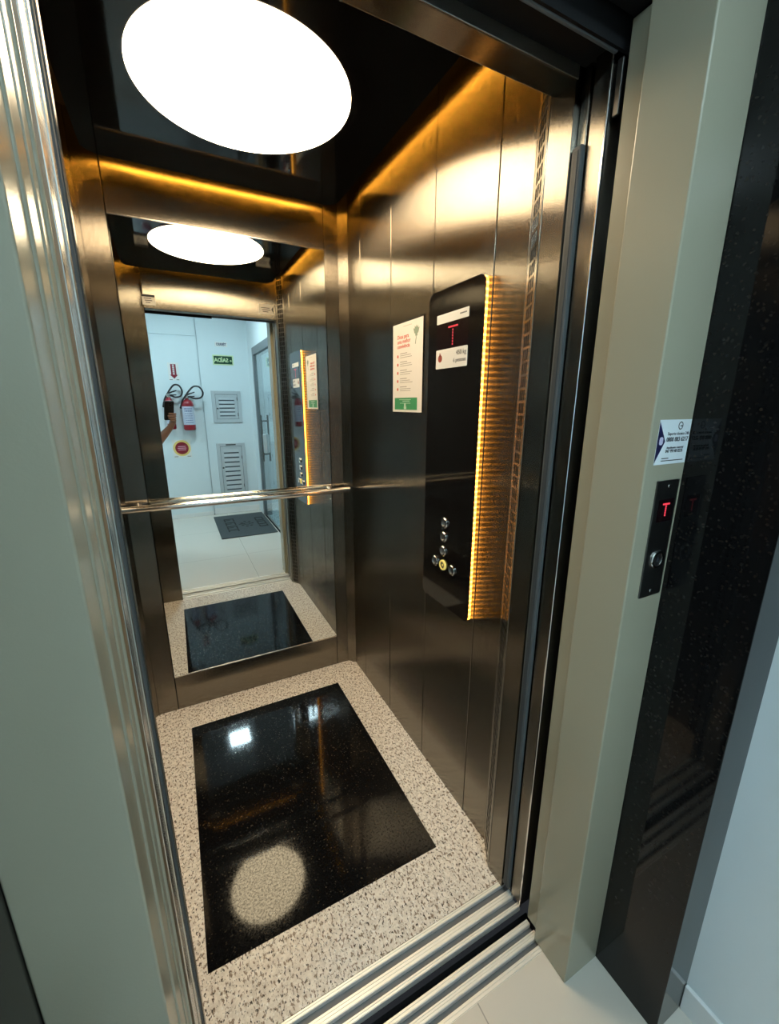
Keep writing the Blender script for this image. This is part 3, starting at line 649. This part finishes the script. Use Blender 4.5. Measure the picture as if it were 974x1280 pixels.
# fire extinguishers
def extinguisher(x, zb, side_, label, r=.066, hs=1., hy=0.):
    y = YR0 + .075; h = .29
    t = thing('fire_extinguisher', label, 'fire extinguisher', (x, y, zb), group='fire extinguishers on the lobby wall')
    prof = [(r * .80, 0), (r * .95, .006), (r, .02), (r, h), (r * .96, h + .02), (r * .82, h + .042), (r * .55, h + .058), (.022, h + .066), (.020, h + .075)]
    MB().lathe(prof, (x, y, zb), seg=40).build('cylinder', M['ext_red'], t)
    lb = MB(); n = 22; R_ = r + .0012
    for k in range(n):
        a0 = math.radians(15 + 150 * k / n); a1 = math.radians(15 + 150 * (k + 1) / n)
        q = [lb.bm.verts.new((x + R_ * math.cos(a), y + R_ * math.sin(a), z)) for a, z in ((a0, zb + .065), (a1, zb + .065), (a1, zb + .275), (a0, zb + .275))]
        lb.bm.faces.new(q)
    lo = lb.build('label', M['ext_label'], t)
    pb = MB(); rn = random.Random(5)
    for row in range(7):
        a = 55
        while a < 125:
            da = rn.uniform(4, 10)
            q = [pb.bm.verts.new((x + (R_ + .0008) * math.cos(math.radians(aa)), y + (R_ + .0008) * math.sin(math.radians(aa)), z)) for aa, z in ((a, zb + .085 + row * .026), (a + da, zb + .085 + row * .026), (a + da, zb + .094 + row * .026 + (.008 if row > 4 else 0)), (a, zb + .094 + row * .026 + (.008 if row > 4 else 0)))]
            pb.bm.faces.new(q); a += da + 3
    pb.build('label_print', M['ext_ink'], lo)
    zt = zb + h + .070
    vb = MB().cyl((x, y, zt), (x, y, zt + .045), .017, seg=20, bev=.002).box((x - .012, y - .014, zt + .012), (x + .012, y + .02, zt + .036), .003, 1).build('valve', M['brass'], t)
    MB().tube([(x, y, zt + .042), (x + .03, y + .01, zt + .058), (x + .09, y + .02, zt + .078)], [.008, .008, .006], 10).build('lever', M['rubber'], vb)
    MB().tube([(x, y, zt + .025), (x + .04, y + .012, zt + .028), (x + .085, y + .02, zt + .030)], [.008, .008, .006], 10).build('carry_handle', M['rubber'], vb)
    MB().lathe([(.016, 0), (.018, .004), (.018, .014), (.013, .018)], (x, y + .018, zt + .024), (0, 1, 0), 20).build('gauge', M['steel_polish'], vb)
    # hose loops up and over, ending in a nozzle
    pts = []
    s = side_
    ctl = [(0, zt + .02), (-s * .06, zt + .055), (-s * .13, zt + .125), (-s * .085, zt + .18), (0, zt + .17), (s * .02, zt + .09), (-s * .02, zt + .02), (-s * .01, zt - .04)]
    ctl = [(0, zt + .018), (.03 * s, zt + .022), (.09 * s, zt + .005), (.155 * s, zt + .02), (.178 * s, zt + .075), (.145 * s, zt + .135), (.085 * s, zt + .140), (.03 * s, zt + .09), (-.015 * s, zt + .03), (-.048 * s, zt - .015), (-.058 * s, zt - .045)]
    for k in range(len(ctl) - 1):
        p0, p1, p2, p3 = [V(ctl[max(0, min(len(ctl) - 1, k + j))]) for j in (-1, 0, 1, 2)]
        for i in range(8):
            u = i / 8; q = .5 * ((2 * p1) + (-p0 + p2) * u + (2 * p0 - 5 * p1 + 4 * p2 - p3) * u * u + (-p0 + 3 * p1 - 3 * p2 + p3) * u ** 3)
            f = (k + u) / (len(ctl) - 1); pts.append((x + q[0] * hs, y + .022 + .03 * math.sin(math.pi * f) - hy * min(1., 3 * f), q[1]))
    MB().tube(pts, .0095, 12).build('hose', M['rubber'], t)
    e = V(pts[-1]); dv = (V(pts[-1]) - V(pts[-3])).normalized()
    MB().tube([e, e + dv * .02, e + dv * .07], [.010, .013, .016], 14).build('nozzle', M['rubber'], t)
    MB().box((x - .018, YR0 - .0012, zt - .08), (x + .018, YR0 + .004, zt + .05), .001, 1).box((x - .012, YR0 + .003, zt + .004), (x + .012, y - .012, zt + .012), .001, 1).build('wall_hook', M['plate'], t)
extinguisher(.418, 1.085, 1, 'red fire extinguisher nearer the louvred hatches, hung on the white lobby wall')
extinguisher(.228, 1.10, 1, 'slim red fire extinguisher hung behind the raised phone', .046, .84, .055)

# ================================================================== DOOR MAT
t = thing('door_mat', 'charcoal door mat with black block print on the lobby floor', 'door mat', (.86, -1.85, 0), X=(1, 0, 0), Y=(0, 1, 0))
m = MB().rrect(-.295, -.49, .295, .49, .008, 0, .010, .002).build('mat_body', M['mat'], t, local=True)
b = MB()
def blk(x0, y0, x1, y1): b.box((x0, y0, .0095), (x1, y1, .0108))
# two columns of heavy block letters that read along the mat, a small crest between them
for y0, y1 in ((-.30, -.16), (-.13, .01), (.04, .18), (.20, .28)):
    blk(-.20, y0, -.185, y1); blk(-.10, y0, -.085, y1); blk(-.185, y0, -.10, y0 + .030); 
    if y1 - y0 > .1: blk(-.185, (y0 + y1) / 2 - .012, -.13, (y0 + y1) / 2 + .012)
for y0, y1 in ((-.24, -.08), (-.05, .10), (.12, .20)):
    blk(.15, y0, .165, y1); blk(.235, y0, .25, y1); blk(.165, y1 - .03, .235, y1)
    if y1 - y0 > .1: blk(.165, y0, .235, y0 + .03)
for k in range(7):
    a = k * 2 * math.pi / 7; b.cyl((.035 + .06 * math.cos(a), .01 + .11 * math.sin(a), .0095), (.035 + .06 * math.cos(a), .01 + .11 * math.sin(a), .0108), .017, seg=12)
b.ring((.035, .01, .0095), (0, 0, 1), .028, .040, .0013); blk(-.06, -.01, .0, .012)
b.build('block_print', M['mat_print'], m, local=True)

# ================================================================== CAMERA
CP = V((.2403, -.6794, 1.3887)); rx, ry, rz = -.2536, -.0021, .4726
Rm = Matrix.Rotation(-rz, 3, 'Z') @ Matrix.Rotation(rx, 3, 'X') @ Matrix.Rotation(ry, 3, 'Y')
R_, F_, U_ = Rm @ V((1, 0, 0)), Rm @ V((0, 1, 0)), Rm @ V((0, 0, 1))
cam = bpy.data.cameras.new('camera'); co = bpy.data.objects.new('camera', cam); COL.objects.link(co)
m4 = Matrix((R_, U_, -F_)).transposed().to_4x4(); m4.translation = CP; co.matrix_world = m4
cam.sensor_fit = 'HORIZONTAL'; cam.sensor_width = 36.; cam.lens = 36 * 519.1565 / 974; cam.clip_start = .003
S.camera = co

# ================================================================== PHOTOGRAPHER AND PHONE (seen in the mirror)
t = thing('smartphone', 'black smartphone held up in a raised hand, reflected in the mirror', 'phone', CP, X=R_, Y=U_)
MB().rrect(-.044, -.134, .032, .022, .010, .006, .0145, .002).build('phone_body', M['phone'], t, local=True)
MB().rrect(-.042, -.132, .030, .020, .009, .0143, .0150, .0003).build('screen', M['gloss_black'], t, local=True)
cmod = MB().rrect(-.012, -.022, .012, .016, .006, .0035, .0065, .0008).build('camera_module', M['phone'], t, local=True)
for y in (0., -.013): MB().cyl((0, y, .0022), (0, y, .004), .0052, seg=24, bev=.0005).build('lens', M['lens'], cmod, local=True)

def skin(nodes, edges, sub=2):
    """nodes: list of (co, (rx, ry)); returns a smooth mesh grown on the skeleton, root = node 0"""
    me = bpy.data.meshes.new('sk'); me.from_pydata([tuple(n[0]) for n in nodes], edges, []); o = bpy.data.objects.new('sk', me); COL.objects.link(o)
    o.modifiers.new('s', 'SKIN'); o.modifiers['s'].use_smooth_shade = True
    for i, n in enumerate(nodes):
        sv = me.skin_vertices[0].data[i]; r = n[1]; sv.radius = r if isinstance(r, tuple) else (r, r); sv.use_root = (i == 0)
    q = o.modifiers.new('u', 'SUBSURF'); q.levels = sub; q.render_levels = sub
    dg = bpy.context.evaluated_depsgraph_get(); r = bpy.data.meshes.new_from_object(o.evaluated_get(dg)); bpy.data.objects.remove(o); bpy.data.meshes.remove(me); return r
def chain(nodes, sub=2): return skin(nodes, [(i, i + 1) for i in range(len(nodes) - 1)], sub)
PB = V((-.26, -1.04, 0)); fx = V((.26, .966, 0)).normalized(); sx_ = V((fx.y, -fx.x, 0))      # facing direction, the person's right
def B(r, f, z): return PB + sx_ * r + fx * f + V((0, 0, z))
PW = lambda x, y, z: CP + R_ * x + U_ * y - F_ * z
sh_r, sh_l = B(.185, 0, 1.41), B(-.185, 0, 1.41)
wrist = PW(.028, -.200, .045); elbow = V((.055, -.845, 1.02))
palm = PW(.046, -.128, .026)
body = MB()
nodes = [(B(0, 0, .95), (.155, .105)), (B(0, 0, 1.10), (.135, .095)), (B(0, 0, 1.28), (.155, .105)), (B(0, -.01, 1.43), (.09, .075)), (B(0, 0, 1.50), .052), (B(0, .015, 1.56), .058), (B(0, .02, 1.64), (.078, .092)), (B(0, .01, 1.70), (.070, .085)),
         (sh_r, .058), (sh_r.lerp(elbow, .5), .046), (elbow, .040), (elbow.lerp(wrist, .35), .041), (wrist, (.027, .022)), (palm, (.022, .034)),
         (sh_l, .058), (B(-.24, .0, 1.25), .046), (B(-.26, .02, 1.10), .038), (B(-.27, .06, .97), .036), (B(-.27, .09, .85), .025), (B(-.27, .10, .77), (.020, .036)),
         (B(.095, 0, .90), .085), (B(.105, .01, .52), .058), (B(.105, -.02, .30), .052), (B(.11, -.01, .09), .038), (B(.12, .10, .045), .036),
         (B(-.095, 0, .90), .085), (B(-.105, .01, .52), .058), (B(-.105, -.02, .30), .052), (B(-.11, -.01, .09), .038), (B(-.12, .10, .045), .036)]
ed = [(0, 1), (1, 2), (2, 3), (3, 4), (4, 5), (5, 6), (6, 7), (3, 8), (8, 9), (9, 10), (10, 11), (11, 12), (12, 13), (3, 14), (14, 15), (15, 16), (16, 17), (17, 18), (18, 19), (0, 20), (20, 21), (21, 22), (22, 23), (23, 24), (0, 25), (25, 26), (26, 27), (27, 28), (28, 29)]
body.add_mesh(skin(nodes, ed))
# right hand: four fingers round the edge and across the back of the phone, thumb on the screen side
for k, (y, ln) in enumerate(((-.083, .058), (-.101, .064), (-.119, .060), (-.136, .048))):
    body.add_mesh(chain([(PW(.044, y * .55 - .058, .026), .0095), (PW(.047, y, .012), .0092), (PW(.040, y + .001, -.002), .0088), (PW(.040 - ln * .55, y + .004, -.0035), .0082), (PW(.040 - ln, y + .006, -.002), .0070)]))
body.add_mesh(chain([(PW(.040, -.150, .034), .013), (PW(.036, -.118, .034), .0115), (PW(.026, -.090, .027), .0100), (PW(.014, -.070, .0225), .0080)]))
for k in range(4): body.add_mesh(chain([(B(-.27 + .0, .105 + .018 * k - .03, .775), .009), (B(-.27, .11 + .018 * k - .03, .735), .0085), (B(-.262, .115 + .018 * k - .03, .705 + .004 * (k == 3)), .0072)]))
body.add_mesh(chain([(B(-.265, .125, .80), .011), (B(-.255, .145, .765), .0095), (B(-.250, .150, .735), .0075)]))
# face: nose, lips, ears
body.add_mesh(chain([(B(0, .098, 1.645), .008), (B(0, .112, 1.615), .010), (B(0, .118, 1.600), .012)]))
body.add_mesh(chain([(B(-.022, .094, 1.567), .006), (B(0, .101, 1.567), .008), (B(.022, .094, 1.567), .006)]))
for s in (-1, 1): body.add_mesh(chain([(B(s * .078, .005, 1.655), .010), (B(s * .086, .0, 1.630), .013), (B(s * .080, .005, 1.600), .009)]))
person = thing('person', 'person in a dark navy shirt raising a phone, mostly hidden beside the doorway', 'person', (PB.x, PB.y, 0))
body.build('body', M['skin'], person)
for s in (-1, 1):
    e = MB().lathe([(.002, -.012), (.0095, -.007), (.012, 0), (.0095, .007), (.002, .012)], B(s * .032, .090, 1.640), (0, 0, 1), 16).build('eye', M['label_white'], person)
    MB().cyl(B(s * .032, .100, 1.640), B(s * .032, .103, 1.640), .005, seg=14).build('iris', M['ink'], e)
sl = MB()
e1 = sh_r.lerp(elbow, .62)
sl.add_mesh(skin([(B(0, 0, .93), (.175, .125)), (B(0, 0, 1.10), (.155, .115)), (B(0, 0, 1.28), (.172, .122)), (B(0, -.01, 1.425), (.11, .088)), (sh_r, .072), (e1, .058), (sh_l, .072), (B(-.245, .005, 1.21), .058)], [(0, 1), (1, 2), (2, 3), (3, 4), (4, 5), (3, 6), (6, 7)]))
sl.build('shirt', M['shirt'], person)
tr = MB().add_mesh(skin([(B(0, 0, .96), (.165, .118)), (B(.095, 0, .88), .100), (B(.105, .01, .52), .078), (B(.105, -.02, .30), .072), (B(.11, -.01, .07), .062), (B(-.095, 0, .88), .100), (B(-.105, .01, .52), .078), (B(-.105, -.02, .30), .072), (B(-.11, -.01, .07), .062)], [(0, 1), (1, 2), (2, 3), (3, 4), (0, 5), (5, 6), (6, 7), (7, 8)]))
tr.build('trousers', M['trouser'], person)
for s in (-1, 1): MB().add_mesh(chain([(B(s * .11, -.05, .052), (.042, .050)), (B(s * .115, .03, .047), (.044, .045)), (B(s * .12, .11, .038), (.045, .036)), (B(s * .125, .18, .032), (.038, .030))])).build('shoe', M['shoe'], person)
MB().add_mesh(skin([(B(0, -.025, 1.66), (.088, .088)), (B(0, -.01, 1.72), (.080, .088)), (B(0, -.055, 1.60), (.070, .05))], [(0, 1), (0, 2)])).build('hair', M['hair'], person)

# ================================================================== RENDER LOOK
wd = bpy.data.worlds.new('world'); S.world = wd; wd.use_nodes = True
wd.node_tree.nodes['Background'].inputs['Color'].default_value = (.02, .022, .025, 1); wd.node_tree.nodes['Background'].inputs['Strength'].default_value = 1.
vs = S.view_settings; vs.view_transform = 'Standard'; vs.look = 'None'; vs.gamma = 1.; vs.exposure = 0.; vs.use_curve_mapping = False
cy = S.cycles; cy.max_bounces = 14; cy.diffuse_bounces = 5; cy.glossy_bounces = 10; cy.transmission_bounces = 8; cy.sample_clamp_indirect = 8.; cy.use_denoising = True
cy.caustics_reflective = True; cy.blur_glossy = .3
